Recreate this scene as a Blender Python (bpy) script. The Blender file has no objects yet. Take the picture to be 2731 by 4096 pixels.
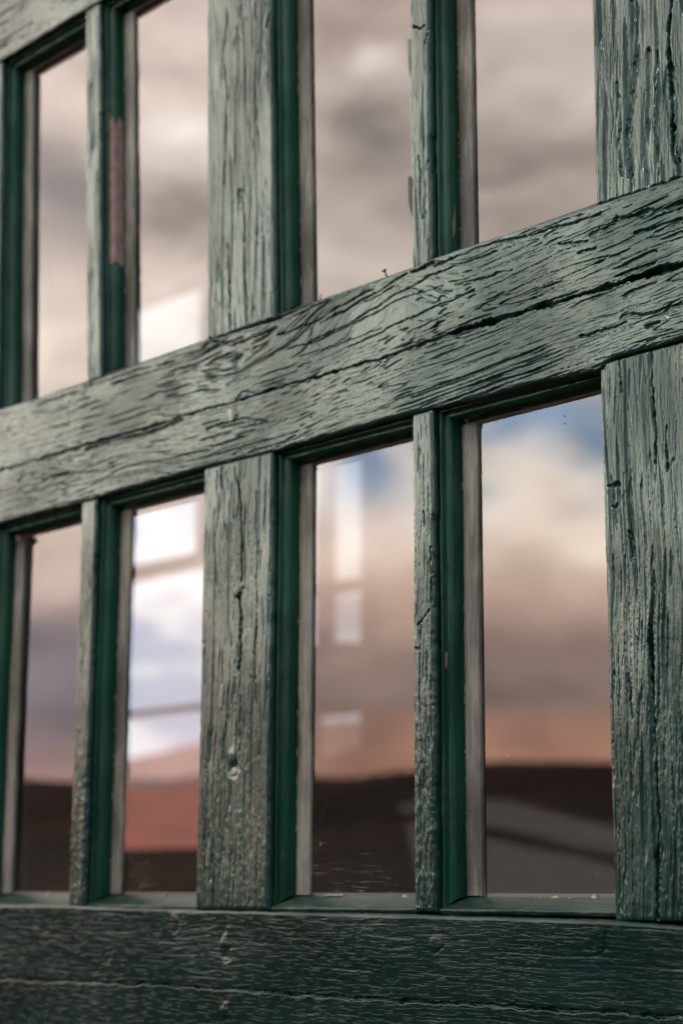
import bpy, math, random
import numpy as np
from mathutils import Vector
rnd = random.Random(7)
S = bpy.context.scene

# ------------------------------------------------------------------ camera
# window plane: face at Y = 0, X to the right, Z up, eye height = 0
RX = np.array([0.67851153, -0.14910243, -0.71929867])   # world X in camera axes (right, down, forward)
RY = np.array([0.73457721, 0.14343985, 0.66319026])
RZ = np.array([0.00429282, -0.97836265, 0.20685284])
cam_d = bpy.data.cameras.new('camera'); cam = bpy.data.objects.new('camera', cam_d)
S.collection.objects.link(cam); S.camera = cam
from mathutils import Matrix
right = (RX[0], RY[0], RZ[0]); upv = (-RX[1], -RY[1], -RZ[1]); back = (-RX[2], -RY[2], -RZ[2])
m = Matrix(((right[0], upv[0], back[0]), (right[1], upv[1], back[1]), (right[2], upv[2], back[2]))).to_4x4()
m.translation = (0, -0.75, 0)
cam.matrix_world = m
cam_d.sensor_fit = 'VERTICAL'; cam_d.sensor_height = 36; cam_d.lens = 63.43
cam_d.clip_start = 0.05; cam_d.clip_end = 3000
cam_d.dof.use_dof = True; cam_d.dof.focus_distance = 0.985; cam_d.dof.aperture_fstop = 7.5

# ------------------------------------------------------------------ exposure / view
S.render.engine = 'CYCLES'
S.view_settings.view_transform = 'Standard'; S.view_settings.look = 'None'
S.view_settings.gamma = 1; S.view_settings.use_curve_mapping = False
S.view_settings.exposure = 2.0
S.cycles.max_bounces = 10; S.cycles.transparent_max_bounces = 16; S.cycles.glossy_bounces = 5
S.cycles.diffuse_bounces = 4; S.cycles.sample_clamp_indirect = 6
S.cycles.use_denoising = True

def lin(c):
    return tuple(((v/255)/12.92 if v/255 <= .04045 else ((v/255+.055)/1.055)**2.4) for v in c)

class NT:
    """small helper for building node trees"""
    def __init__(s, tree): s.t = tree; s.n = tree.nodes; s.l = tree.links
    def new(s, kind, **kw):
        n = s.n.new(kind)
        for k, v in kw.items(): setattr(n, k, v)
        return n
    def put(s, sock, v):
        if isinstance(v, bpy.types.NodeSocket): s.l.new(v, sock)
        elif v is not None:
            if hasattr(sock.default_value, '__len__') and isinstance(v, (tuple, list)) and len(v) == 3 and len(sock.default_value) == 4:
                v = (*v, 1)
            sock.default_value = v
    def math(s, op, a, b=None, c=None, clamp=False):
        n = s.new('ShaderNodeMath', operation=op, use_clamp=clamp)
        s.put(n.inputs[0], a); s.put(n.inputs[1], b); s.put(n.inputs[2], c)
        return n.outputs[0]
    def mix(s, f, a, b):
        n = s.new('ShaderNodeMix', data_type='RGBA')
        s.put(n.inputs['Factor'], f); s.put(n.inputs[6], a); s.put(n.inputs[7], b)
        return n.outputs[2]
    def noise(s, vec, scale, detail=3, rough=.5, lac=2, out='Fac', dist=0):
        n = s.new('ShaderNodeTexNoise'); s.put(n.inputs['Vector'], vec)
        n.inputs['Scale'].default_value = scale; n.inputs['Detail'].default_value = detail
        n.inputs['Roughness'].default_value = rough; n.inputs['Distortion'].default_value = dist
        return n.outputs[out]
    def mapping(s, vec, scale, loc=(0, 0, 0)):
        n = s.new('ShaderNodeMapping'); s.put(n.inputs[0], vec)
        n.inputs['Scale'].default_value = scale; n.inputs['Location'].default_value = loc
        return n.outputs[0]
    def ss(s, v, a, b):
        n = s.new('ShaderNodeMapRange', interpolation_type='SMOOTHSTEP')
        s.put(n.inputs[0], v); n.inputs[1].default_value = a; n.inputs[2].default_value = b
        return n.outputs[0]

# ------------------------------------------------------------------ sky: Nishita behind broken evening cloud
SUN_EL, SUN_AZ = math.radians(48), math.radians(196)      # azimuth clockwise from +Y
W = bpy.data.worlds.new('World'); S.world = W; W.use_nodes = True
w = NT(W.node_tree); w.n.clear()
tc = w.new('ShaderNodeTexCoord').outputs['Generated']
sep = w.new('ShaderNodeSeparateXYZ'); w.put(sep.inputs[0], tc)
X, Y, Z = sep.outputs
negY = w.math('MULTIPLY', Y, -1.0); negX = w.math('MULTIPLY', X, -1.0)
az0 = w.math('MULTIPLY', w.math('ARCTAN2', negX, negY), 57.29578)       # 0 = straight out from the window, + to the left
el0 = w.math('MULTIPLY', w.math('ARCSINE', Z), 57.29578)
wn = w.new('ShaderNodeTexNoise'); w.put(wn.inputs['Vector'], w.mapping(tc, (1, 1, 1.8)))
wn.inputs['Scale'].default_value = 11; wn.inputs['Detail'].default_value = 4
ws = w.new('ShaderNodeSeparateColor'); w.put(ws.inputs[0], wn.outputs['Color'])
az = w.math('ADD', az0, w.math('MULTIPLY', w.math('SUBTRACT', ws.outputs[0], .5), 6.5))
el = w.math('ADD', el0, w.math('MULTIPLY', w.math('SUBTRACT', ws.outputs[1], .5), w.math('MULTIPLY', w.ss(el0, 4.5, 12), 4.2)))
RG = 0.105 * 4.0          # glass reflectance times exposure: radiance = picture value / RG
def sky(c, k=1.0): return tuple(v / RG * k for v in lin(c))
ramp = w.new('ShaderNodeValToRGB'); cr = ramp.color_ramp
w.put(ramp.inputs[0], w.math('DIVIDE', el, 90.0, clamp=True))
stops = [(0, (150, 100, 80)), (4.3, (172, 126, 106)), (5.4, (160, 122, 106)), (5.9, (128, 110, 103)), (8.0, (154, 130, 120)), (9.2, (198, 168, 152)),
         (10.5, (230, 206, 190)), (12.3, (242, 230, 220)), (14.0, (220, 206, 196)), (16.5, (186, 172, 160)), (19, (196, 180, 168)), (22, (184, 170, 160)),
         (25, (204, 188, 176)), (28, (182, 164, 154)), (36, (158, 146, 141)), (55, (112, 112, 116)), (90, (96, 102, 114))]
while len(cr.elements) < len(stops): cr.elements.new(0.5)
for e, (d, c) in zip(cr.elements, stops):
    e.position = d / 90; e.color = (*sky(c), 1)
col = ramp.outputs[0]
# (azimuth, elevation, half-width, half-height, colour, strength) of single clouds and gaps
BLOBS = [
 (50.5, 5.6, 3.2, 3.4, (132, 112, 106), .6), (56.5, 6.5, 4.5, 3.8, (112, 104, 110), .95), (56.5, 12.5, 4.5, 2.2, (158, 136, 124), .8),
 (41.0, 14.9, 3.6, 1.0, (122, 146, 172), .95), (38.3, 13.7, 2.0, 1.3, (122, 148, 172), .95), (42.3, 12.4, 1.5, .5, (148, 158, 168), .9),
 (46.4, 13.6, 1.3, 1.7, (120, 144, 173), .9), (40.2, 12.6, 1.6, .7, (242, 226, 206), .85), (39.4, 11.0, 2.6, .8, (246, 228, 208), .7),
 (44.5, 9.0, 3.0, 1.5, (205, 172, 150), .35), (38.3, 16.2, 1.2, .5, (190, 165, 158), .8),
 (46.5, 23.8, 1.9, 1.3, (128, 118, 114), .95), (48.0, 27.0, 3.0, .8, (162, 144, 136), .8), (46.8, 26.0, 1.2, .8, (234, 220, 208), .8),
 (44.2, 21.8, 2.6, 1.0, (146, 135, 130), .75), (47.8, 20.6, 2.2, 1.2, (206, 192, 182), .7), (48.5, 18.2, 3.0, 1.6, (200, 186, 176), .6),
 (40.3, 23.2, 3.4, 1.2, (146, 134, 128), .8), (39.4, 20.6, 2.6, .7, (158, 144, 136), .6), (40.0, 26.2, 3.0, 1.3, (226, 212, 200), .75), (41.5, 21.9, 2.4, .5, (206, 190, 176), .6),
 (52.4, 23.2, 1.9, 1.0, (230, 218, 208), .85), (52.8, 21.2, 2.0, .7, (146, 134, 128), .8), (52.9, 26.8, 2.2, .9, (184, 168, 160), .7), (52.6, 18.6, 2.0, 1.2, (206, 190, 180), .6),
 (57.2, 22.0, 2.1, 2.4, (124, 116, 114), .95), (57.0, 17.2, 2.0, 1.4, (230, 214, 198), .9), (57.5, 25.0, 1.6, .9, (205, 186, 176), .8), (56.0, 14.6, 2.0, 1.0, (202, 184, 170), .6),
]
for (a, e, ra, re, c, k) in BLOBS:
    qa = w.math('POWER', w.math('ABSOLUTE', w.math('DIVIDE', w.math('SUBTRACT', az, a), ra)), 2.4)
    qe = w.math('POWER', w.math('ABSOLUTE', w.math('DIVIDE', w.math('SUBTRACT', el, e), re)), 2.4)
    g = w.math('MULTIPLY', w.math('EXPONENT', w.math('MULTIPLY', w.math('ADD', qa, qe), -1.0)), k)
    col = w.mix(g, col, sky(c))
n2 = w.noise(w.mapping(tc, (1, 1, 2.0)), 17, 5, .5)
fac = w.math('ADD', .42, w.math('MULTIPLY', n2, 1.2))
mul = w.new('ShaderNodeMix', data_type='RGBA', blend_type='MULTIPLY'); mul.inputs['Factor'].default_value = 1
w.put(mul.inputs[6], col)
comb = w.new('ShaderNodeCombineColor'); [w.put(comb.inputs[i], fac) for i in range(3)]
w.put(mul.inputs[7], comb.outputs[0]); col = mul.outputs[2]
# away from the sunset, behind the building, the cloud is thinner and darker blue grey
backf = w.ss(Y, -0.1, 0.5)
nb = w.noise(w.mapping(tc, (1, 1, 2.0), (3, 1, 0)), 14, 3, .5)
col = w.mix(backf, col, w.mix(w.ss(el0, 10, 18), w.mix(w.ss(nb, .42, .58), (0.19, 0.205, 0.26), (0.36, 0.36, 0.37)), (0.20, 0.205, 0.215)))
rf = w.math('SUBTRACT', 1.0, w.ss(az0, 15, 37))
dk = w.new('ShaderNodeMix', data_type='RGBA', blend_type='MULTIPLY'); w.put(dk.inputs['Factor'], w.math('MULTIPLY', rf, w.math('SUBTRACT', 1.0, backf)))
w.put(dk.inputs[6], col); dk.inputs[7].default_value = (.24, .30, .35, 1); col = dk.outputs[2]
nish = w.new('ShaderNodeTexSky', sky_type='NISHITA', sun_disc=False)
nish.sun_elevation = SUN_EL; nish.sun_rotation = SUN_AZ
bg1 = w.new('ShaderNodeBackground'); w.put(bg1.inputs[0], nish.outputs[0]); bg1.inputs[1].default_value = 0.05
bg2 = w.new('ShaderNodeBackground'); w.put(bg2.inputs[0], col); bg2.inputs[1].default_value = 1.0
mx = w.new('ShaderNodeMixShader'); w.l.new(bg1.outputs[0], mx.inputs[1]); w.l.new(bg2.outputs[0], mx.inputs[2])
mx.inputs[0].default_value = 0.96
wo = w.new('ShaderNodeOutputWorld'); w.l.new(mx.outputs[0], wo.inputs[0])

sun_d = bpy.data.lights.new('sun', 'SUN'); sun = bpy.data.objects.new('sun', sun_d); S.collection.objects.link(sun)
sun_d.energy = 0.35; sun_d.angle = math.radians(14); sun_d.color = (1, .93, .84)
sd = Vector((math.sin(SUN_AZ)*math.cos(SUN_EL), math.cos(SUN_AZ)*math.cos(SUN_EL), math.sin(SUN_EL)))
sun.rotation_euler = sd.to_track_quat('Z', 'Y').to_euler()

# ------------------------------------------------------------------ numpy noise
def _h(ix, iy, seed):
    v = (ix.astype(np.int64)*374761393 + iy.astype(np.int64)*668265263 + seed*2147483647) & 0xffffffff
    v = ((v ^ (v >> 13))*1274126177) & 0xffffffff
    v = (v ^ (v >> 16))
    return v
def pn(x, y, seed=0):
    x = np.asarray(x, float); y = np.asarray(y, float); x, y = np.broadcast_arrays(x, y)
    xi = np.floor(x); yi = np.floor(y); fx = x-xi; fy = y-yi
    u = fx*fx*fx*(fx*(fx*6-15)+10); v = fy*fy*fy*(fy*(fy*6-15)+10)
    def g(a, b, dx, dy):
        th = (_h(xi+a, yi+b, seed) & 4095)*(2*np.pi/4096)
        return np.cos(th)*dx+np.sin(th)*dy
    a = g(0, 0, fx, fy); b = g(1, 0, fx-1, fy); c = g(0, 1, fx, fy-1); d = g(1, 1, fx-1, fy-1)
    return 1.5*((a*(1-u)+b*u)*(1-v)+(c*(1-u)+d*u)*v)
def fbm(x, y, seed=0, o=4, r=.5):
    t = 0; a = 1; n = 0
    for i in range(o):
        t = t+a*pn(x*2**i, y*2**i, seed+i*17); n += a; a *= r
    return t/n
def sst(v, a, b):
    t = np.clip((v-a)/(b-a), 0, 1); return t*t*(3-2*t)

# ------------------------------------------------------------------ materials
def mat(name):
    mt = bpy.data.materials.new(name); mt.use_nodes = True; t = NT(mt.node_tree)
    t.n.clear(); out = t.new('ShaderNodeOutputMaterial'); return mt, t, out
def simple(name, colr, rough=.6, vary=.15, scale=30, bump=0, spec=.5, two=None):
    mt, t, out = mat(name)
    p = t.new('ShaderNodeBsdfPrincipled'); tcd = t.new('ShaderNodeTexCoord').outputs['Object']
    nz = t.noise(tcd, scale, 5, .6)
    b = two or tuple(c*(1-vary*2) for c in colr)
    t.put(p.inputs['Base Color'], t.mix(t.ss(nz, .3, .7), b, colr))
    p.inputs['Roughness'].default_value = rough; p.inputs['Specular IOR Level'].default_value = spec
    if bump:
        bp = t.new('ShaderNodeBump'); bp.inputs['Strength'].default_value = .6; bp.inputs['Distance'].default_value = bump
        t.put(bp.inputs['Height'], nz); t.put(p.inputs['Normal'], bp.outputs[0])
    t.l.new(p.outputs[0], out.inputs[0]); return mt

def paint(name, c1, c2, chalk, chalk_amt, rough, fine=1.0, spec=.5):
    """cracked gloss paint over grain; UV = (along grain, across grain) in metres"""
    mt, t, out = mat(name)
    uv = t.new('ShaderNodeUVMap', uv_map='grain').outputs[0]
    p = t.new('ShaderNodeBsdfPrincipled')
    big = t.noise(t.mapping(uv, (9, 26, 1)), 1, 4, .6)
    streak = t.noise(t.mapping(uv, (28, 420, 1)), 1, 4, .65)
    c = t.mix(t.ss(big, .35, .65), c1, c2)
    c = t.mix(t.math('MULTIPLY', t.ss(t.math('ADD', t.math('MULTIPLY', big, .5), t.math('MULTIPLY', streak, .5)), .47, .62), chalk_amt), c, chalk)
    t.put(p.inputs['Base Color'], c)
    rr = t.math('ADD', rough-.09, t.math('MULTIPLY', t.noise(t.mapping(uv, (60, 300, 1), (4, 2, 0)), 1, 4, .6), .18))
    t.put(p.inputs['Roughness'], rr); lg = t.ss(t.noise(t.mapping(uv, (11, 15, 1), (9, 3, 0)), 1, 3, .55), .36, .64)
    t.put(p.inputs['Specular IOR Level'], t.math('MULTIPLY', t.math('ADD', .55, t.math('MULTIPLY', lg, .68)), spec))
    p.inputs['Specular Tint'].default_value = (.77, 1, .925, 1)
    f1 = t.noise(t.mapping(uv, (120, 950, 1)), 1, 2, .5)
    f3 = t.ss(t.noise(t.mapping(uv, (75, 800, 1), (3, 1, 0)), 1, 2, .5), .56, .66)
    f2 = t.noise(t.mapping(uv, (700, 1100, 1), (7, 7, 0)), 1, 1, .5)
    hgt = t.math('SUBTRACT', t.math('ADD', t.math('MULTIPLY', f1, .7), t.math('MULTIPLY', f2, .25)), t.math('MULTIPLY', f3, .7))
    bp = t.new('ShaderNodeBump'); bp.inputs['Strength'].default_value = 1.0; bp.inputs['Distance'].default_value = .00024*fine
    t.put(bp.inputs['Height'], hgt); t.put(p.inputs['Normal'], bp.outputs[0])
    t.l.new(p.outputs[0], out.inputs[0]); return mt

M_face = paint('cracked_green_paint', (.002, .021, .018), (.004, .030, .026), (.018, .042, .037), .55, .24, spec=.68)
M_rail = paint('weathered_green_paint', (.002, .027, .023), (.005, .040, .034), (.032, .076, .064), .7, .24, spec=.70)
M_low = paint('shaded_green_paint', (.0012, .011, .010), (.002, .015, .014), (.004, .020, .018), .4, .18, fine=.4, spec=.27)  # darker, duller copy of the green paint; bottom rail's shade put into its colour
M_mould = paint('deep_green_gloss_paint', (.0008, .030, .016), (.002, .044, .025), (.007, .065, .042), .8, .25, fine=.5, spec=.36)
M_sill = paint('grey_green_sill_paint', (.006, .022, .016), (.012, .032, .023), (.04, .06, .046), .8, .40, fine=.8, spec=.3)  # greyer green than the other mouldings, with paler streaks
M_strip = paint('beige_putty', (.055, .048, .040), (.14, .130, .115), (.24, .22, .19), .8, .5, fine=1.2)
M_bare = simple('bare_primer', (.30, .20, .18), .6, .2, 120, .0008)
M_white = simple('white_paint', (.38, .37, .35), .5, .05, 200, .0003)
M_steel = simple('rusty_steel', (.05, .035, .03), .5, .2, 400, .0002)
M_dead = simple('dry_leaf', (.30, .17, .10), .7, .2, 300)
M_flake = simple('dark_paint_flake', (.008, .018, .015), .6, .2, 300)

def glass_mat(name, refl, dust=0.0, tint=1.0):
    mt, t, out = mat(name)
    geo = t.new('ShaderNodeNewGeometry'); tcd = t.new('ShaderNodeTexCoord').outputs['Object']
    d = t.new('ShaderNodeVectorMath', operation='DOT_PRODUCT')
    t.l.new(geo.outputs['Normal'], d.inputs[0]); t.l.new(geo.outputs['Incoming'], d.inputs[1])
    ca = t.math('ABSOLUTE', d.outputs['Value'])
    fr = t.math('ADD', .04, t.math('MULTIPLY', t.math('POWER', t.math('SUBTRACT', 1.0, ca), 5.0), .96))
    fr = t.math('MULTIPLY', fr, refl, clamp=True)
    tr = t.new('ShaderNodeBsdfTransparent'); tr.inputs[0].default_value = (.955*tint, .965*tint, .96*tint, 1)
    gl = t.new('ShaderNodeBsdfGlossy'); gl.inputs['Roughness'].default_value = 0.0
    bp = t.new('ShaderNodeBump'); bp.inputs['Strength'].default_value = .12; bp.inputs['Distance'].default_value = .0006
    t.put(bp.inputs['Height'], t.noise(tcd, 14, 2, .4)); t.put(gl.inputs['Normal'], bp.outputs[0])
    ms = t.new('ShaderNodeMixShader'); t.put(ms.inputs[0], fr)
    t.l.new(tr.outputs[0], ms.inputs[1]); t.l.new(gl.outputs[0], ms.inputs[2])
    # specks of dirt, fine dust and wiping scratches
    vo = t.new('ShaderNodeTexVoronoi'); t.put(vo.inputs['Vector'], t.mapping(tcd, (1, .02, .75))); vo.inputs['Scale'].default_value = 190
    vs = t.new('ShaderNodeSeparateColor'); t.put(vs.inputs[0], vo.outputs['Color'])
    rad = t.math('MULTIPLY', t.math('POWER', vs.outputs[0], 3.5), .16)
    keep = t.math('GREATER_THAN', vs.outputs[1], .62)
    speck = t.math('MULTIPLY', t.math('MULTIPLY', t.math('LESS_THAN', vo.outputs['Distance'], rad), keep), .75)
    sp = t.new('ShaderNodeSeparateXYZ'); t.put(sp.inputs[0], tcd)
    low = t.math('SUBTRACT', 1.0, t.ss(sp.outputs[2], .0, .055))
    scr = t.math('MULTIPLY', t.ss(t.noise(t.mapping(tcd, (45, 1, 1500)), 1, 3, .6, dist=.6), .58, .68), t.ss(t.noise(tcd, 17, 3, .5), .52, .66))
    hz = t.math('ADD', t.math('MULTIPLY', low, t.math('ADD', .015*dust, t.math('MULTIPLY', scr, .26*dust))), .003)
    df = t.new('ShaderNodeBsdfDiffuse'); t.put(df.inputs[0], t.mix(speck, (.62, .56, .5), (.12, .10, .08)))
    m2 = t.new('ShaderNodeMixShader'); t.put(m2.inputs[0], t.math('MAXIMUM', speck, hz))
    t.l.new(ms.outputs[0], m2.inputs[1]); t.l.new(df.outputs[0], m2.inputs[2])
    t.l.new(m2.outputs[0], out.inputs[0]); return mt
M_clear, _t, _o = mat('clear_glass_back'); _b = _t.new('ShaderNodeBsdfTransparent'); _t.l.new(_b.outputs[0], _o.inputs[0])
M_glass = glass_mat('window_glass', 2.75, 1.0)

# ------------------------------------------------------------------ object helpers
def link(name, verts, faces, material, parent=None, smooth=True, loc=(0, 0, 0)):
    me = bpy.data.meshes.new(name); me.from_pydata([tuple(v) for v in verts], [], faces); me.update()
    if smooth: me.polygons.foreach_set('use_smooth', [True]*len(me.polygons))
    me.materials.append(material)
    o = bpy.data.objects.new(name, me); S.collection.objects.link(o); o.parent = parent; o.location = loc
    return o
def grid_obj(name, P, UV, material, parent, flip=False):
    """P: (n,m,3) vertex grid, UV: (n,m,2)"""
    n, k = P.shape[:2]; me = bpy.data.meshes.new(name)
    me.vertices.add(n*k); me.vertices.foreach_set('co', P.astype(np.float32).ravel())
    idx = np.arange(n*k).reshape(n, k)
    q = np.stack([idx[:-1, :-1], idx[1:, :-1], idx[1:, 1:], idx[:-1, 1:]], -1).reshape(-1, 4)
    if flip: q = q[:, ::-1]
    nf = len(q)
    me.loops.add(nf*4); me.loops.foreach_set('vertex_index', q.ravel().astype(np.int32))
    me.polygons.add(nf); me.polygons.foreach_set('loop_start', np.arange(0, nf*4, 4, dtype=np.int32))
    me.polygons.foreach_set('use_smooth', np.ones(nf, bool))
    uvl = me.uv_layers.new(name='grain')
    uvl.data.foreach_set('uv', UV.reshape(-1, 2)[q.ravel()].astype(np.float32).ravel())
    me.update(); me.validate(); me.materials.append(material)
    o = bpy.data.objects.new(name, me); S.collection.objects.link(o); o.parent = parent
    return o
def boxes(name, L, material, parent=None, smooth=False):
    V, F = [], []
    for (x0, y0, z0, x1, y1, z1) in L:
        b = len(V)
        V += [(x0, y0, z0), (x1, y0, z0), (x1, y1, z0), (x0, y1, z0), (x0, y0, z1), (x1, y0, z1), (x1, y1, z1), (x0, y1, z1)]
        F += [tuple(b+i for i in f) for f in ((0, 3, 2, 1), (4, 5, 6, 7), (0, 1, 5, 4), (1, 2, 6, 5), (2, 3, 7, 6), (3, 0, 4, 7))]
    return link(name, V, F, material, parent, smooth)
def empty(name, loc, label, cat, group=None):
    o = bpy.data.objects.new(name, None); S.collection.objects.link(o); o.location = loc
    o['label'] = label; o['category'] = cat; o['kind'] = 'thing'
    if group: o['group'] = group
    return o
def tag(o, label, cat, group=None):
    o['label'] = label; o['category'] = cat
    if group: o['group'] = group
    return o
C0 = np.array([0, -.75, 0]); FPX = 4143.98
def at(x, y, Yp=0.0):
    """point of the wall plane measured in the photograph (1568 wide)"""
    c = np.array([x-784, y-1176, FPX]); d = np.array([RX@c, RY@c, RZ@c]); t = (Yp-C0[1])/d[1]
    return C0+d*t

# ------------------------------------------------------------------ wood relief
# gouges: polylines on the face (photo positions), half-width m, depth m
def PL(*pts): return np.array([at(*p)[[0, 2]] for p in pts])
GOUGES = [
 (PL((-60, 1100), (0, 1083), (135, 1043), (225, 1015), (390, 968), (440, 951), (565, 918), (600, 903), (780, 853), (919, 810), (1076, 754), (1167, 729), (1279, 696), (1374, 667), (1568, 605), (1700, 560)), .0011, .0032),
 (PL((1030, 768), (1167, 728), (1279, 695), (1374, 666), (1500, 628), (1600, 596)), .0017, .004),
 (PL((1362, 539), (1407, 524), (1415, 508), (1490, 490), (1568, 472), (1640, 450)), .0022, .0022),
 (PL((1283, 563), (1320, 562), (1353, 553)), .0010, .0018), (PL((1330, 582), (1370, 570)), .0010, .0015),
 (PL((1432, 729), (1480, 722), (1568, 702), (1640, 690)), .0016, .0020), (PL((1333, 775), (1380, 765), (1440, 740)), .0011, .0016),
 (PL((1460, 535), (1568, 505)), .0009, .0014), (PL((1490, 750), (1515, 744)), .0018, .0014),
 (PL((1000, 612), (1060, 585), (1130, 560), (1200, 545), (1290, 522), (1380, 492)), .0008, .0016),
 (PL((975, 640), (1040, 615), (1140, 580)), .0006, .0012), (PL((1050, 655), (1110, 640), (1180, 620)), .0007, .0012),
 (PL((600, 905), (560, 900), (540, 925), (500, 935)), .0008, .0016), (PL((640, 770), (720, 745), (790, 700), (860, 665)), .0009, .0016),
 (PL((620, 735), (670, 732), (730, 702), (800, 672), (880, 640)), .0009, .0018), (PL((540, 790), (590, 775), (640, 752)), .0012, .0018),
 (PL((475, 778), (520, 790), (560, 775)), .0013, .0018), (PL((200, 1035), (260, 1010), (330, 1000), (420, 968)), .0013, .0016),
 (PL((100, 1105), (150, 1090), (230, 1085)), .0012, .0014), (PL((480, 985), (560, 962), (620, 968)), .0011, .0015),
 (PL((700, 792), (800, 748), (900, 684), (985, 640)), .0007, .0014), (PL((740, 742), (820, 700), (900, 652), (940, 626)), .0008, .0015),
 (PL((800, 802), (900, 752), (1000, 706), (1090, 672)), .0006, .0012), (PL((655, 802), (740, 782), (830, 738), (890, 705)), .0006, .0012), (PL((860, 720), (930, 684), (1020, 660)), .0005, .001), (PL((770, 722), (850, 690), (905, 660)), .0005, .001), (PL((690, 820), (790, 790), (880, 752)), .0005, .001),
 (PL((948, 624), (972, 618), (996, 606)), .0015, .003),
 # vertical cracks of the stiles
 (PL((540, 1074), (552, 1134), (556, 1234), (554, 1334)), .0011, .003), (PL((552, 1374), (554, 1484), (547, 1539)), .0018, .0035),
 (PL((510, 1075), (512, 1120)), .0012, .002), (PL((500, 1080), (503, 1180), (497, 1230)), .0006, .0012),
 (PL((590, 1130), (588, 1400), (584, 1560)), .0006, .0012), (PL((553, 1600), (548, 1700)), .0007, .0015),
 (PL((524, 20), (512, 130), (520, 200), (515, 420)), .0009, .0016), (PL((553, 450), (563, 520), (560, 620), (568, 700), (567, 748)), .0011, .0022),
 (PL((523, 560), (527, 640), (529, 765)), .0009, .0016), (PL((545, 60), (548, 200)), .0006, .001), (PL((590, 40), (585, 200), (595, 360)), .0007, .0012),
 (PL((600, 520), (608, 640)), .0006, .001), (PL((619, 30), (612, 60)), .0011, .002),
 (PL((1539, -10), (1536, 125), (1544, 250), (1546, 350), (1552, 370)), .0016, .004),
 (PL((1448, 400), (1440, 300), (1455, 200), (1462, 120), (1452, 0)), .0022, .0016), (PL((1484, 425), (1478, 330), (1490, 240), (1486, 120)), .0020, .0014),
 (PL((1415, 190), (1425, 260), (1420, 330), (1430, 400)), .0012, .0012), (PL((1505, 120), (1500, 300), (1512, 400)), .0010, .0012),
 (PL((1418, 820), (1425, 900)), .0009, .002), (PL((1491, 799), (1497, 900), (1504, 984), (1506, 1060)), .0010, .0025), (PL((1487, 1440), (1496, 1568), (1504, 1743), (1510, 1900), (1508, 2110)), .0012, .003),
 (PL((1395, 1117), (1418, 1112)), .0011, .002), (PL((1404, 1165), (1418, 1160)), .0009, .002), (PL((1444, 1220), (1448, 1290)), .0010, .002), (PL((1440, 1550), (1452, 1650)), .0008, .0015),
 (PL((1530, 980), (1532, 1080)), .0008, .0016),
 # muntin cracks
 (PL((958, 360), (966, 420), (962, 470), (970, 500)), .0006, .0014), (PL((946, 62), (962, 68), (972, 60)), .0009, .002), (PL((980, 60), (974, 100)), .0009, .002),
 (PL((969, 1180), (972, 1205)), .0012, .002), (PL((955, 1440), (968, 1425), (985, 1400)), .0008, .0014), (PL((946, 1492), (962, 1492)), .0009, .0018),
 (PL((984, 1260), (989, 1330), (986, 1380), (992, 1400)), .0006, .0012),
 # bottom rail
 (PL((-60, 2243), (0, 2248), (380, 2262), (784, 2290), (1568, 2335), (1700, 2345)), .00105, .0022),
]
# nail heads and knots: photo position, radius m, relief m
KNOTS = [(545, 95, .0036, -.0012), (550, 450, .0042, -.0016), (590, 540, .004, -.0008), (548, 832, .0044, -.0018), (540, 955, .004, .0013), (547, 1360, .0036, .0014),
         (535, 1738, .0040, .0016), (533, 1765, .0045, -.002), (522, 2165, .0042, .0018), (522, 2190, .0035, -.0015), (522, 2322, .004, .0018), (1003, 2165, .004, .0012), (1375, 2150, .006, .001), (403, 2120, .004, .001)]
KW = [(at(a, b)[0], at(a, b)[2], r, h*(.4 if b > 1700 else .8)) for a, b, r, h in KNOTS]

def relief(X, Z):
    h = np.zeros_like(X)
    jit = .0011*pn(X*70, Z*70, 5)+.0006*pn(X*260, Z*260, 6)
    for pts, wd, dp in GOUGES:
        x0, x1 = pts[:, 0].min()-.01, pts[:, 0].max()+.01; z0, z1 = pts[:, 1].min()-.01, pts[:, 1].max()+.01
        sel = (X > x0) & (X < x1) & (Z > z0) & (Z < z1)
        if not sel.any(): continue
        px = X[sel]+jit[sel]; pz = Z[sel]+jit[sel]; D = np.full(px.shape, 9.)
        ww = np.full(px.shape, wd)
        for (ax, az_), (bx, bz) in zip(pts[:-1], pts[1:]):
            vx, vz = bx-ax, bz-az_; L2 = vx*vx+vz*vz+1e-12
            t = np.clip(((px-ax)*vx+(pz-az_)*vz)/L2, 0, 1)
            D = np.minimum(D, np.hypot(px-ax-t*vx, pz-az_-t*vz))
        soft = dp < .0017 and wd >= .0012
        ww = wd*np.clip(.9+.8*pn(px*90, pz*90, 9)+.4*pn(px*330, pz*330, 19), .45 if wd > .001 else .15, 2)
        if soft: ww = wd*(1+.25*pn(px*40, pz*40, 9))
        h[sel] -= dp*np.clip(.9+.7*pn(px*60, pz*60, 29), .45 if wd > .001 else .2, 1.3)*(1-sst(D, 0 if soft else ww*.3, ww*(1.5 if soft else 1.1)))
    for kx, kz, r, a in KW:
        sel = (np.abs(X-kx) < .02) & (np.abs(Z-kz) < .02)
        if not sel.any(): continue
        xs_, zs_ = X[sel], Z[sel]
        d = np.hypot(xs_-kx, (zs_-kz)*.8)/r*(1+.45*pn(xs_*200, zs_*160, 77)); th = np.arctan2(zs_-kz, xs_-kx)
        h[sel] += a*np.exp(-d**3)-.0006*(.45 if kz < .06 else 1)*np.exp(-((d-1.15)/.22)**2)*sst(np.cos(th+.7)+.5*pn(xs_*90, zs_*90, 5), -.2, .6)
    return h

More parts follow.
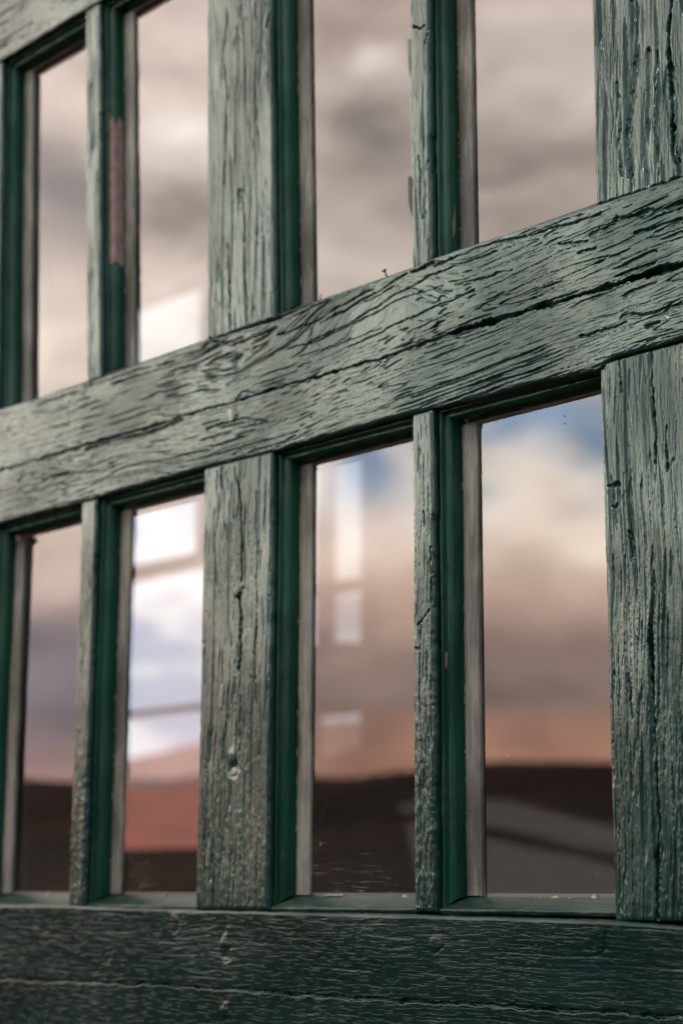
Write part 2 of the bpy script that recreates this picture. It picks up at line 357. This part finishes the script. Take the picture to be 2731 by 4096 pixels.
def wood(s, t, seed, crack=1., ridge=1., blister=None, stri=0.):
    """height of a weathered painted board; s along, t across (metres)"""
    wv = t+.0025*pn(s*9, t*14, seed)+.0005*pn(s*40, t*40, seed+1)
    h = .0005*pn(s*10, t*22, seed+2)
    h += .00015*ridge*fbm(s*15, wv*460, seed+3, 2)
    patch = sst(fbm(s*9, t*24, seed+4, 3), -.12, .16)
    sh = .0003*pn(s*240, t*300, seed+20)
    w2 = wv+sh
    c1 = sst(pn(s*(40+18*pn(s*3, t*20, seed+30)), w2*720, seed+5), .36, .47)*patch
    c2 = sst(pn(s*27, w2*440, seed+6), .34, .45)*sst(fbm(s*7, t*20, seed+12, 2), -.1, .3)
    c3 = (1-sst(np.abs(pn(s*9, w2*140, seed+7)), 0, .03))*sst(pn(s*10, t*26, seed+8), -.18, .1)
    c4 = sst(pn(s*90, w2*1150, seed+14), .22, .38)*(1-patch*.5)
    h -= crack*(.0011*c1+.0016*c2+.0012*c3+.00018*c4)
    if stri:
        h += stri*(.0006*fbm(s*7, wv*150, seed+9, 3)-.0012*sst(pn(s*11, wv*190, seed+10), .22, .42))
    h += .00003*fbm(s*420, t*560, seed+11, 2)
    if blister is not None:
        h += blister*(.00018*fbm(s*190, t*300, seed+13, 3)+.00020*sst(pn(s*150, t*240, seed+15), .15, .45))
    return h, wv

EDGE = [(0, .0185), (0, .0042), (.0002, .0022), (.0007, .0009), (.0014, .0003)]
def axis_pts(a, b, step):
    n = max(4, int((b-a)/step)); mid = np.linspace(a+.0024, b-.0024, n)
    x = np.concatenate([[a+e for e, _ in EDGE], mid, [b-e for e, _ in EDGE[::-1]]])
    d = np.concatenate([[q for _, q in EDGE], np.zeros(n), [q for _, q in EDGE[::-1]]])
    return x, d
def interp(tab):
    tab = np.array(tab); return lambda u: np.interp(u, tab[:, 0], tab[:, 1])

LEANX = np.array([-1.5, -1.22, -1.1, -.955, -.88, -.75, -.605, -.4]); LEANV = np.array([-.018, -.018, -.019, -.010, -.0105, -.003, .003, .003])
def lean(x, z): return x+np.interp(x, LEANX, LEANV)*np.clip((z-.38)/.31, 0, 2)

def board(name, material, parent, u0, u1, lo, hi, horiz, seed, su=.0007, sv=.00045, y0=0., warp=None, edge_amp=.0005, chips=0., **kw):
    """one board: u along the grain, lo(u)..hi(u) across"""
    u, du = axis_pts(u0, u1, su)
    v01, dv = axis_pts(0, float(np.mean(hi(u)-lo(u))), sv); vw = v01[-1]; f = v01/vw
    U, F = np.meshgrid(u, f, indexing='ij'); LO = lo(u)[:, None]; HI = hi(u)[:, None]
    ja = edge_amp*(fbm(u*60, u*0+seed, seed, 4)+.0)-chips*sst(pn(u*28, u*0+.3, seed+40), .28, .4)
    jb = edge_amp*(fbm(u*60, u*0+seed+9, seed+1, 4))+chips*sst(pn(u*28, u*0+.7, seed+41), .28, .4)
    LO = LO-ja[:, None]; HI = HI-jb[:, None]
    V = LO+(HI-LO)*F
    if horiz: Xw, Zw = U, V
    else: Xw, Zw = lean(V, U), U
    D = np.maximum(du[:, None], dv[None, :])
    t = V.copy()
    if warp: t = t-warp(U, V)
    bl = kw.pop('blister_fn', None)
    h, wv = wood(U, t, seed, blister=bl(U, V) if bl else None, **kw)
    h = h+relief(Xw, Zw)
    damp = np.where(D > .004, 0, np.where(D > 0, .6, 1))
    Yw = y0+D-h*damp
    P = np.stack([Xw, Yw, Zw], -1)
    return grid_obj(name, P, np.stack([U, wv], -1), material, parent, flip=not horiz)

# ------------------------------------------------------------------ the window
win = empty('wooden_window', (-.8, 0, -.06), 'large weathered window of cracked dark green timber with eight tall panes reflecting an evening sky', 'window')
win_off = Vector((.8, 0, .06))
class Root:      # parts are built in world coordinates, then shifted under the window's base
    pass
parts = []
def P_(o): parts.append(o); return o

TOP = interp([(-1.5, .380), (-1.2196, .3804), (-1.0979, .3772), (-.9554, .3782), (-.8805, .3752), (-.837, .3785), (-.7505, .3787), (-.7298, .3803), (-.6936, .38), (-.6039, .3779), (-.54, .3772), (-.4, .378)])
BOT = interp([(-1.5, .2845), (-1.2119, .2846), (-1.101, .2849), (-.9524, .286), (-.8788, .2842), (-.8529, .285), (-.7529, .2856), (-.7127, .2847), (-.6611, .2838), (-.6054, .2818), (-.595, .2865), (-.54, .2865), (-.4, .2865)])
def swirl(U, V):
    a = .022*sst(U, -.915, -.80)*sst(V, .335, .372)*(1-.8*sst(U, -.76, -.70))
    k = .006*np.exp(-((U+.925)/.025)**2)*np.sign(V-.36)*np.exp(-((V-.36)/.03)**2)
    return a+k+.06*(U+.8)*sst(U, -1.05, -.85)
c_ = lambda val: (lambda u: np.full_like(np.asarray(u, float), val))
XL, XR = -1.36, -.525
P_(board('rail', M_rail, None, XL, XR, BOT, TOP, True, 11, su=.00055, sv=.00036, y0=-.0012, warp=swirl, crack=.85))
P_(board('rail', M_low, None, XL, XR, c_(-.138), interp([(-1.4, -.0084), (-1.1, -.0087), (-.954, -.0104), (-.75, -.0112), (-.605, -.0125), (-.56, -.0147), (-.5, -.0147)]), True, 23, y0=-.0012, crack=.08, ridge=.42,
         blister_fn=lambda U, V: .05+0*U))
P_(board('rail', M_face, None, XL, XR, c_(.6905), c_(.79), True, 31, y0=-.0012, su=.0011, sv=.0008, crack=.6))
def low_blister(U, V): return .42*(1-sst(U, .02, .17))
STILES = [(-1.300, -1.2225), (-.9535, -.8808), (-.6055, XR)]
MUNT = [(-1.1003, -1.0805), (-.7515, -.7335)]
for i, (a, b) in enumerate(STILES):
    st = 1.0 if i == 2 else .35
    P_(board('stile', M_face, None, -.0108 if i < 2 else -.0135, .2862 if i else .2845, c_(a), c_(b), False, 41+i*7, crack=.45, ridge=.8, stri=st, blister_fn=low_blister, su=.0008))
    P_(board('stile', M_face, None, .3765, .6912, c_(a), c_(b), False, 71+i*7, crack=.45, ridge=1.1, stri=st*1.1, su=.0008))
for i, (a, b) in enumerate(MUNT):
    P_(board('muntin', M_face, None, -.0105, .2856, c_(a), c_(b-.0002), False, 91+i*5, crack=.45, ridge=.8, edge_amp=.0006, chips=.0006, y0=.0004, blister_fn=lambda U, V: 1-sst(U, .06, .15)))
    P_(board('muntin', M_face, None, .377, .6912, c_(a), c_(b), False, 121+i*5, crack=.6, ridge=1.0, edge_amp=.0008, chips=.0008, y0=.0004, stri=.4))

# moulding profile (inset from the face edge, depth), metres
PROF = np.array([(-1.5, 4.5), (-.6, 6.6), (.1, 7.2), (.5, 6.8), (.9, 5.4), (1.4, 4.9), (1.9, 5.3), (2.3, 6.8), (2.6, 8.6), (3.0, 8.9), (3.4, 8.3), (4.2, 8.0), (5.2, 8.5), (6.1, 9.7), (6.9, 11.5), (7.5, 13.8), (7.9, 16.4), (8.1, 19.6)])*.001
PROF_SILL = np.array([(-1.5, 4.0), (-.4, 3.0), (.3, 2.6), (1.0, 3.0), (2.0, 4.8), (3.4, 7.6), (4.6, 10.2), (5.8, 13.0), (6.9, 16.0), (7.8, 18.4), (8.2, 19.8)])*.001
PROF_STRIP = np.array([(7.2, 17.9), (8.0, 17.4), (9.2, 17.0), (10.5, 17.15), (13, 17.2), (15.5, 17.3), (17.6, 17.5), (18.3, 17.9), (18.9, 17.6), (19.5, 18.0), (20.0, 19.0), (20.1, 20.2)])*.001
PROF_THIN = np.array([(7.0, 18.3), (8.0, 18.0), (9.0, 18.1), (9.6, 18.6), (9.8, 20.2)])*.001
def sweep(name, prof, side, x0, x1, z0, z1, material, seed, amp=.00025, step=.0012, inset=None, rng=None):
    L = (z1-z0) if side in 'LR' else (x1-x0)
    n = max(8, int(L/step)); q = np.linspace(0, 1, n) if rng is None else np.linspace(rng[0], rng[1], max(6, int(n*(rng[1]-rng[0]))))
    d = prof[:, 0][None, :]; y = prof[:, 1][None, :]+0*q[:, None]
    ins = np.clip(d, 0, None) if inset is None else np.full_like(d, inset)
    Q = q[:, None]
    s = Q*L; k = np.arange(prof.shape[0])[None, :]
    j = amp*(fbm(s*30, k*.35, seed, 4)+.5*fbm(s*160, k*.7, seed+3, 2))
    jd = d+j*.8; jy = y+j
    if side == 'L': A = z0+ins+(L-2*ins)*Q; P = np.stack([x0+jd, jy, A+0*jd], -1); s_ = A
    if side == 'R': A = z0+ins+(L-2*ins)*Q; P = np.stack([x1-jd, jy, A+0*jd], -1); s_ = A
    if side == 'T': A = x0+ins+(L-2*ins)*Q; P = np.stack([A+0*jd, jy, z1-jd], -1); s_ = A
    if side == 'B': A = x0+ins+(L-2*ins)*Q; P = np.stack([A+0*jd, jy, z0+jd], -1); s_ = A
    P[..., 0] = lean(P[..., 0], P[..., 2])
    run = np.concatenate([[0], np.cumsum(np.hypot(*np.diff(prof, axis=0).T))])
    UV = np.stack([s_+0*d, np.broadcast_to(run[None, :], P.shape[:2])+seed*.37], -1)
    return grid_obj(name, P, UV, material, None, flip=side in 'RB')

OPEN = []
xs = [(-1.2225, -1.1003), (-1.0805, -.9535), (-.8808, -.7515), (-.7335, -.6055)]
for row, (z0, z1) in enumerate([(-.0095, .2852), (.379, .6905)]):
    for kx, (a, b) in enumerate(xs):
        OPEN.append((a, b, z0, z1, row, kx))
sd_ = 200
for (a, b, z0, z1, row, kx) in OPEN:
    sd_ += 10
    for side in 'LRTB':
        mo = P_(sweep('moulding', PROF_SILL if side == 'B' else PROF, side, a, b, z0, z1, M_sill if side == 'B' else M_mould, sd_+ord(side) % 7, amp=.0005 if side == 'B' else .00042))
        if side in 'LR':
            ch = sweep('putty_strip', PROF_STRIP if side == 'L' else PROF_THIN, side, a, b, z0, z1, M_strip, sd_+3, amp=.0004, inset=.0086)
        elif side == 'T':
            ch = sweep('putty_strip', PROF_THIN, side, a, b, z0, z1, M_strip, sd_+5, amp=.0003, inset=.0086)
        else: continue
        ch.parent = mo
    # glass: a thin pane with thickness, leaning with the sash
    g = .007
    cs = [(a+g, z0+g), (b-g, z0+g), (b-g, z1-g), (a+g, z1-g)]
    tilt = (rnd.uniform(-1, 1)*.0004, rnd.uniform(-1, 1)*.0004)
    V = [(lean(x, z), .0200, z) for x, z in cs]+[(lean(x, z), .0228, z) for x, z in cs]
    F = [(0, 1, 2, 3), (7, 6, 5, 4), (0, 4, 5, 1), (1, 5, 6, 2), (2, 6, 7, 3), (3, 7, 4, 0)]
    me_o = link('glass_pane', V, F, M_glass, None, smooth=False)
    me_o.data.materials.append(M_clear)
    for pi in range(1, 6): me_o.data.polygons[pi].material_index = 1
    P_(me_o)

# closing timber behind the face boards, as the room side of the same members
inner = []
for a, b in STILES+MUNT:
    for z0, z1 in ((-.0095, .2852), (.379, .6905)):
        inner.append((lean(a, (z0+z1)/2)-.004, .0206, z0, lean(b, (z0+z1)/2)+.004, .031, z1))
for q in inner: P_(boxes('inner_stile', [q], M_strip))
for q in ((XL, .0208, .2752, XR, .032, .389), (XL, .0208, -.138, XR, .032, .0005), (XL, .0208, .6805, XR, .032, .79)): P_(boxes('inner_rail', [q], M_strip))

# paint worn to the primer on the narrow bar's moulding
def patch(zc0, zc1, x_edge, k0, k1, seed, material=M_bare):
    n = 90; q = np.linspace(0, 1, n); pr = PROF[k0:k1]
    ragL = .014*fbm(pr[:, 0]*900, pr[:, 0]*0, seed, 3); ragH = .022*fbm(pr[:, 0]*700, pr[:, 0]*0+4, seed+2, 3)
    za = zc0+ragL; zb = zc1+ragH
    Zg = za[None, :]+(zb-za)[None, :]*q[:, None]
    j = .0004*fbm(Zg*60, np.arange(len(pr))[None, :]*.4+0*Zg, seed, 3)
    P = np.stack([pr[:, 0][None, :]+x_edge+.00055+j, pr[:, 1][None, :]-.00045-j, Zg], -1); P[..., 0] = lean(P[..., 0], Zg)
    return grid_obj('bare_patch', P, np.stack([Zg, np.broadcast_to(pr[:, 0][None, :]+0*Zg, Zg.shape)], -1), material, None)
o = P_(patch(.470, .590, -1.0805, 7, 17, 5)); o['label'] = 'pinkish bare patch where the green paint has peeled off'
P_(patch(.396, .410, -.7335, 14, 16, 8)); P_(patch(.128, .139, -.7335, 7, 9, 12))

# bent nail on the top edge of the middle rail
def tube(pts, r, nseg=8):
    V, F = [], []
    pts = [Vector(p) for p in pts]
    for i, p in enumerate(pts):
        tng = (pts[min(i+1, len(pts)-1)]-pts[max(i-1, 0)]).normalized()
        a = tng.orthogonal().normalized(); b = tng.cross(a)
        rr = r[i] if isinstance(r, (list, tuple)) else r
        for k in range(nseg):
            th = 2*math.pi*k/nseg; V.append(p+a*math.cos(th)*rr+b*math.sin(th)*rr)
    for i in range(len(pts)-1):
        for k in range(nseg): F.append((i*nseg+k, i*nseg+(k+1) % nseg, (i+1)*nseg+(k+1) % nseg, (i+1)*nseg+k))
    F.append(tuple(range(nseg))[::-1]); F.append(tuple((len(pts)-1)*nseg+k for k in range(nseg)))
    return V, F
q = at(888, 640, .003)
V, F = tube([q+np.array([0, 0, -.004]), q, q+np.array([-.0006, -.0004, .003]), q+np.array([-.0012, -.0006, .0052]), q+np.array([-.0013, -.0007, .0053]), q+np.array([-.0015, -.0008, .0059])], [.0005, .0005, .0005, .0005, .0016, .0014])
P_(link('nail', V, F, M_steel))
q = at(735, 683, .004)
V, F = tube([q+np.array([0, 0, -.004]), q+np.array([0, 0, .0012]), q+np.array([0.0003, 0, .0018])], [.0004, .0004, .0009]); P_(link('nail', V, F, M_steel))
# lifted dark paint flakes along the left edge of the bars
def flake(pts, thick=.0005, y=.001, material=M_flake, name='paint_flake'):
    A = [at(px, py, y) for px, py in pts]; n = len(A)
    V = [p+np.array([0, 0, 0]) for p in A]+[p+np.array([0, thick, 0]) for p in A]
    F = [tuple(range(n))[::-1], tuple(range(n, 2*n))]+[(i, (i+1) % n, n+(i+1) % n, n+i) for i in range(n)]
    return link(name, V, F, material, None, smooth=False)
P_(flake([(937, 402), (945, 408), (945, 495), (941, 480), (937, 460)]))
P_(flake([(935, 88), (941, 90), (941, 180), (936, 150)], material=M_face))
P_(flake([(1360, -20), (1366, -20), (1366, 54), (1361, 50)], material=M_low))
# dry leaf scrap caught in the corner with threads of old web
q = at(1057, 968, .014)
V, F = tube([q, q+np.array([.003, -.001, .0012]), q+np.array([.0055, -.0008, -.0006]), q+np.array([.007, .001, -.004])], [.0003, .0011, .0008, .0002], 6)
o = P_(link('leaf_scrap', V, F, M_dead)); o['label'] = 'dry brown leaf scrap caught in the corner of the pane'
q = at(40, 1232, .013)
V, F = tube([q, q+np.array([.003, 0, -.002]), q+np.array([.005, .001, -.005])], [.0018, .003, .001], 8); P_(link('leaf_scrap', V, F, M_dead))
# crumbs of old white paint where sill meets glass
def crumbs(pxs, seed):
    rr = random.Random(seed); V, F = [], []
    for (px, py, wpx, hpx) in pxs:
        p = at(px, py, .0185); b = len(V); L = wpx/2750; H = hpx/2750; n = max(2, int(wpx/5))
        for i in range(n+1):
            t = i/n; hh = H*(rr.uniform(.35, 1) if 0 < i < n else .15); zz = rr.uniform(-.0003, .0002)
            V += [p+np.array([L*t, -.0006, zz-.0003]), p+np.array([L*t, -.0008, zz+hh]), p+np.array([L*t, .0010, zz+hh*.9]), p+np.array([L*t, .0010, zz-.0003])]
        for i in range(n):
            for k in range(4): F.append((b+i*4+k, b+i*4+(k+1) % 4, b+(i+1)*4+(k+1) % 4, b+(i+1)*4+k))
        F += [(b, b+1, b+2, b+3), (b+n*4+3, b+n*4+2, b+n*4+1, b+n*4)]
    return link('paint_residue', V, F, M_white, None, smooth=False)
[P_(crumbs([c_r], k_r)) for k_r, c_r in enumerate([(1148, 2067, 40, 3), (1192, 2067, 30, 3), (1224, 2066, 46, 4), (1266, 2063, 14, 6), (1285, 2068, 36, 5), (1358, 2064, 10, 8)])]
[P_(crumbs([c_r], k_r)) for k_r, c_r in enumerate([(848, 2065, 10, 4), (922, 2064, 18, 7), (745, 2056, 46, 2)])]
[P_(crumbs([c_r], k_r)) for k_r, c_r in enumerate([(283, 2063, 24, 4), (380, 2059, 4, 8)])]; [P_(crumbs([c_r], k_r)) for k_r, c_r in enumerate([(110, 2058, 8, 10), (88, 2062, 34, 3)])]
# flecks of stray white paint along the joint between moulding and putty
def flecks(x_edge, z0, z1, n, seed):
    rr = random.Random(seed); V, F = [], []
    for i in range(n):
        z = rr.uniform(z0, z1); L = rr.choice([.0006, .001, .0015, .004]); wd = rr.uniform(.00012, .00028); b = len(V)
        x = x_edge+.0078+rr.uniform(0, .0005); x = lean(x, z)
        V += [(x, .0170, z), (x+wd*1.6, .0166, z), (x+wd*1.3, .0166, z+L), (x, .0170, z+L*.9), (x, .0178, z), (x+wd*1.6, .0176, z), (x+wd*1.3, .0176, z+L), (x, .0178, z+L*.9)]
        F += [tuple(b+i for i in f) for f in ((0, 1, 2, 3), (0, 4, 5, 1), (3, 2, 6, 7), (1, 5, 6, 2), (0, 3, 7, 4), (4, 7, 6, 5))]
    return link('paint_residue', V, F, M_white, None, smooth=False)
for i, (xe, z0, z1) in enumerate([(-.7335, .0, .275), (-.7335, .385, .56), (-.8808, 0, .275), (-.8808, .385, .6), (-1.0805, 0, .275), (-1.0805, .385, .66)]):
    P_(flecks(xe, z0, z1, 26, i+3))['kind'] = 'stuff'

for o in parts:
    if o.parent is None:
        o.parent = win; o.matrix_parent_inverse = Matrix.Identity(4); o.location = win_off

# ------------------------------------------------------------------ wall round the window, room and far windows
M_wall = simple('dark_boarded_wall', (.03, .05, .045), .6, .2, 12, .002)
M_room = simple('room_plaster', (.048, .028, .018), .9, .15, 2)
M_floor = simple('room_boards', (.05, .03, .02), .6, .2, 4)
def st(o): o['kind'] = 'structure'; return o
st(boxes('wall', [(-7, .012, -1.4, -1.306, .10, 3.2), (XR-.0, .012, -1.4, 1.5, .10, 3.2), (XL+.002, .034, -1.4, XR, .10, -.12), (XL+.002, .034, .785, XR, .10, 3.2)], M_wall))
st(boxes('floor', [(-7, .10, -1.1, 1.5, 3.2, -.98)], M_floor)); st(boxes('ceiling', [(-7, .10, 2.2, 1.5, 3.2, 2.3)], M_room))
st(boxes('side_wall', [(-7, .10, -1, -6.9, 3.2, 2.2), (1.4, .10, -1, 1.5, 3.2, 2.2)], M_room))
YB = 2.6
A = (-4.86, -4.20, .10, 1.99); B = (-3.92, -3.555, .66, 1.31); C = (-3.84, -3.55, .36, .50)
st(boxes('back_wall', [(-7, YB, -1, A[0], YB+.12, 2.2), (A[1], YB, -1, B[0], YB+.12, 2.2), (B[1], YB, -1, 1.5, YB+.12, 2.2),
     (A[0], YB, -1, A[1], YB+.12, A[2]), (A[0], YB, A[3], A[1], YB+.12, 2.2), (B[0], YB, -1, B[1], YB+.12, C[2]), (B[0], YB, C[3], B[1], YB+.12, B[2]), (B[0], YB, C[2], C[0], YB+.12, C[3]), (C[1], YB, C[2], B[1], YB+.12, C[3]), (B[0], YB, B[3], B[1], YB+.12, 2.2)], M_room))
M_lightframe = simple('pale_window_paint', (.40, .33, .27), .5, .1, 5)
M_glass2 = glass_mat('far_glass', .8, 0, .64)  # tint added to tone down the bright sky behind
M_glass3 = glass_mat('tinted_far_glass', .8, 0, .26)  # stronger tint, added to dim the sky seen through the small panes
def far_window(name, label, R, vb, hb, fw=.03):
    x0, x1, z0, z1 = R; t = empty(name, ((x0+x1)/2, YB, z0), label, 'window')
    off = Vector((-(x0+x1)/2, -YB, -z0))
    f = boxes('frame', [(x0, YB+.02, z0, x0+fw, YB+.08, z1), (x1-fw, YB+.02, z0, x1, YB+.08, z1), (x0, YB+.02, z0, x1, YB+.08, z0+fw), (x0, YB+.02, z1-fw, x1, YB+.08, z1)], M_lightframe, t); f.location = off
    for (a, b, c, d) in vb+hb:
        g = boxes('glazing_bar', [(a, YB+.035, c, b, YB+.07, d)], M_lightframe, t); g.location = off
    M_g = M_glass2 if x0 < -4 else M_glass3
    p = link('glass_pane', [(x0, YB+.05, z0), (x1, YB+.05, z0), (x1, YB+.05, z1), (x0, YB+.05, z1)], [(0, 1, 2, 3)], M_g, t, False); p.location = off
    s_ = boxes('sill', [(x0-.04, YB-.10, z0-.05, x1+.04, YB+.02, z0-.002)], M_lightframe, t); s_.location = off
    return t
far_window('far_window', 'tall bright window of the far wall with pale bars and a red hill outside', A,
    [(-4.335, -4.295, 1.03, 1.96)], [(A[0]+.03, A[1]-.03, .985, 1.03), (A[0]+.03, A[1]-.03, .545, .56), (A[0]+.03, A[1]-.03, 1.62, 1.65)])
far_window('far_window', 'small narrow bright window of the far wall, right of the tall one', B,
    [(-3.775, -3.73, B[2]+.014, B[3]-.014)], [(B[0]+.014, B[1]-.014, .83, .86)], .014)
far_window('far_window', 'lowest and smallest window of the far wall, a single dim light', C, [], [], .012)

# chair by the far wall
M_pale = simple('pale_chair_shell', (.8, .79, .77), .4, .05, 10)
M_darkw = simple('dark_chair_wood', (.02, .012, .01), .5, .2, 10)
ch = empty('chair', (-3.15, 2.0, -.98), 'pale backed chair dimly seen inside behind the third column of panes', 'chair')
def cat_(a, b, r, name, mt_):
    V, F = tube([a, ((Vector(a)+Vector(b))/2)+Vector((.01, 0, 0)), b], r, 10); return link(name, V, F, mt_, ch)
for sx in (-.2, .2):
    for sy in (-.2, .2): cat_((sx, sy, 0), (sx*.9, sy*.9, .5), .016, 'leg', M_darkw)
boxes('seat', [(-.23, -.23, .5, .23, .23, .54)], M_pale, ch)
cat_((-.2, .2, .54), (-.24, .26, 1.12), .02, 'back_post', M_darkw); cat_((.2, .2, .54), (.2, .26, 1.12), .02, 'back_post', M_darkw)
V, F = tube([(-.24, .25, 1.18), (-.16, .24, 1.26), (0, .23, 1.28), (.16, .24, 1.26), (.21, .25, 1.18)], .045, 10); link('backrest', V, F, M_pale, ch)

# ------------------------------------------------------------------ ground, hillside, road (seen mirrored in the panes)
M_ground = simple('dark_soil', (.085, .023, .009), .95, .25, .22, two=(.010, .005, .003), spec=.1)
M_redsoil = simple('red_earth', (.36, .085, .045), .95, .1, .35, two=(.20, .058, .036))
M_road = simple('worn_asphalt', (.30, .26, .25), .9, .06, .6)
def gz(x, s):       # s = distance out from the wall
    r = np.hypot(x, s)
    base = -1.4+.15*np.clip(s-6, 0, 32)
    crest = .5*np.clip((-x-28)/20, 0, 1.5)*sst(s, 20, 38)
    crest = crest+3.4*sst(x, -26, -20)*sst(s, 26, 38)
    return base+crest+.55*fbm(x*.13, s*.02, 3, 4)*sst(s, 20, 36)-.02*np.clip(s-45, 0, 500)
sg = np.concatenate([np.linspace(.05, 60, 160), np.linspace(64, 400, 40), np.linspace(450, 1500, 12)])
xg = np.concatenate([np.linspace(-1500, -160, 16), np.linspace(-150, 60, 180), np.linspace(70, 1500, 16)])
XG, SG = np.meshgrid(xg, sg, indexing='ij')
g = grid_obj('ground', np.stack([XG, -SG+.0, gz(XG, SG)], -1), np.stack([XG, SG], -1), M_ground, None, flip=True); st(g)
def slope_pt(azd, eld, lift=.03):
    a, e = math.radians(azd), math.tan(math.radians(eld)); r = 6/.73
    lo_, hi_ = 6.0, 70.0
    for _ in range(60):
        r = (lo_+hi_)/2; x, s = -r*math.sin(a), r*math.cos(a)
        zz = -1.4+.15*min(max(s-6, 0), 32)
        if zz/r < e: lo_ = r
        else: hi_ = r
    x, s = -r*math.sin(a), r*math.cos(a)
    return (x, -s, -1.4+.15*min(max(s-6, 0), 32)+lift)
def ribbon(name, rows, material, lift):
    V = []; F = []
    for a, t_, b_ in rows: V += [slope_pt(a, t_, lift), slope_pt(a, b_, lift)]
    for i in range(len(rows)-1): F.append((2*i, 2*i+1, 2*i+3, 2*i+2))
    return st(link(name, V, F, material, None, False))
ribbon('road', [(25, -.9, -2.2), (32, .4, -.8), (36, 1.05, -.0), (39, 1.78, .86), (41, 2.35, 1.35), (42.9, 2.85, 1.84), (44.5, 3.0, 2.2), (46.3, 2.8, 2.5)], M_road, .05)
ribbon('road', [(25, -2.6, -5), (32, -1.2, -3.2), (36, -.45, -2.2), (39, .40, -1.3), (41, .98, -1.2), (42.9, 1.40, -1.2), (44.5, 1.75, -1.2), (46.2, 2.1, -1.2)], M_road, .055)
# red hill and plain beyond the far side of the building
yb = np.concatenate([np.linspace(2.75, 80, 60), np.linspace(85, 900, 30)]); xb = np.linspace(-500, 60, 140)
XB, YG = np.meshgrid(xb, yb, indexing='ij')
zb = -1.4+8.2*sst(YG, 25, 62)*(.75+.35*fbm(XB*.02, YG*.03, 8, 4))*sst(-XB, -60, 20)+.5*fbm(XB*.2, YG*.2, 4, 3)*sst(YG, 15, 40)
st(grid_obj('red_hill', np.stack([XB, YG, zb], -1), np.stack([XB, YG], -1), M_redsoil, None))

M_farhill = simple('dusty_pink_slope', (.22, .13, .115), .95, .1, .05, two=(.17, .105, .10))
xb = np.linspace(-900, 60, 120); yb = np.linspace(95, 420, 60); XB, YG = np.meshgrid(xb, yb, indexing='ij')
zb = -2+33*sst(YG, 95, 190)*(.85+.3*fbm(XB*.008, YG*.008, 21, 4))
st(grid_obj('hill', np.stack([XB, YG, zb], -1), np.stack([XB, YG], -1), M_farhill, None))
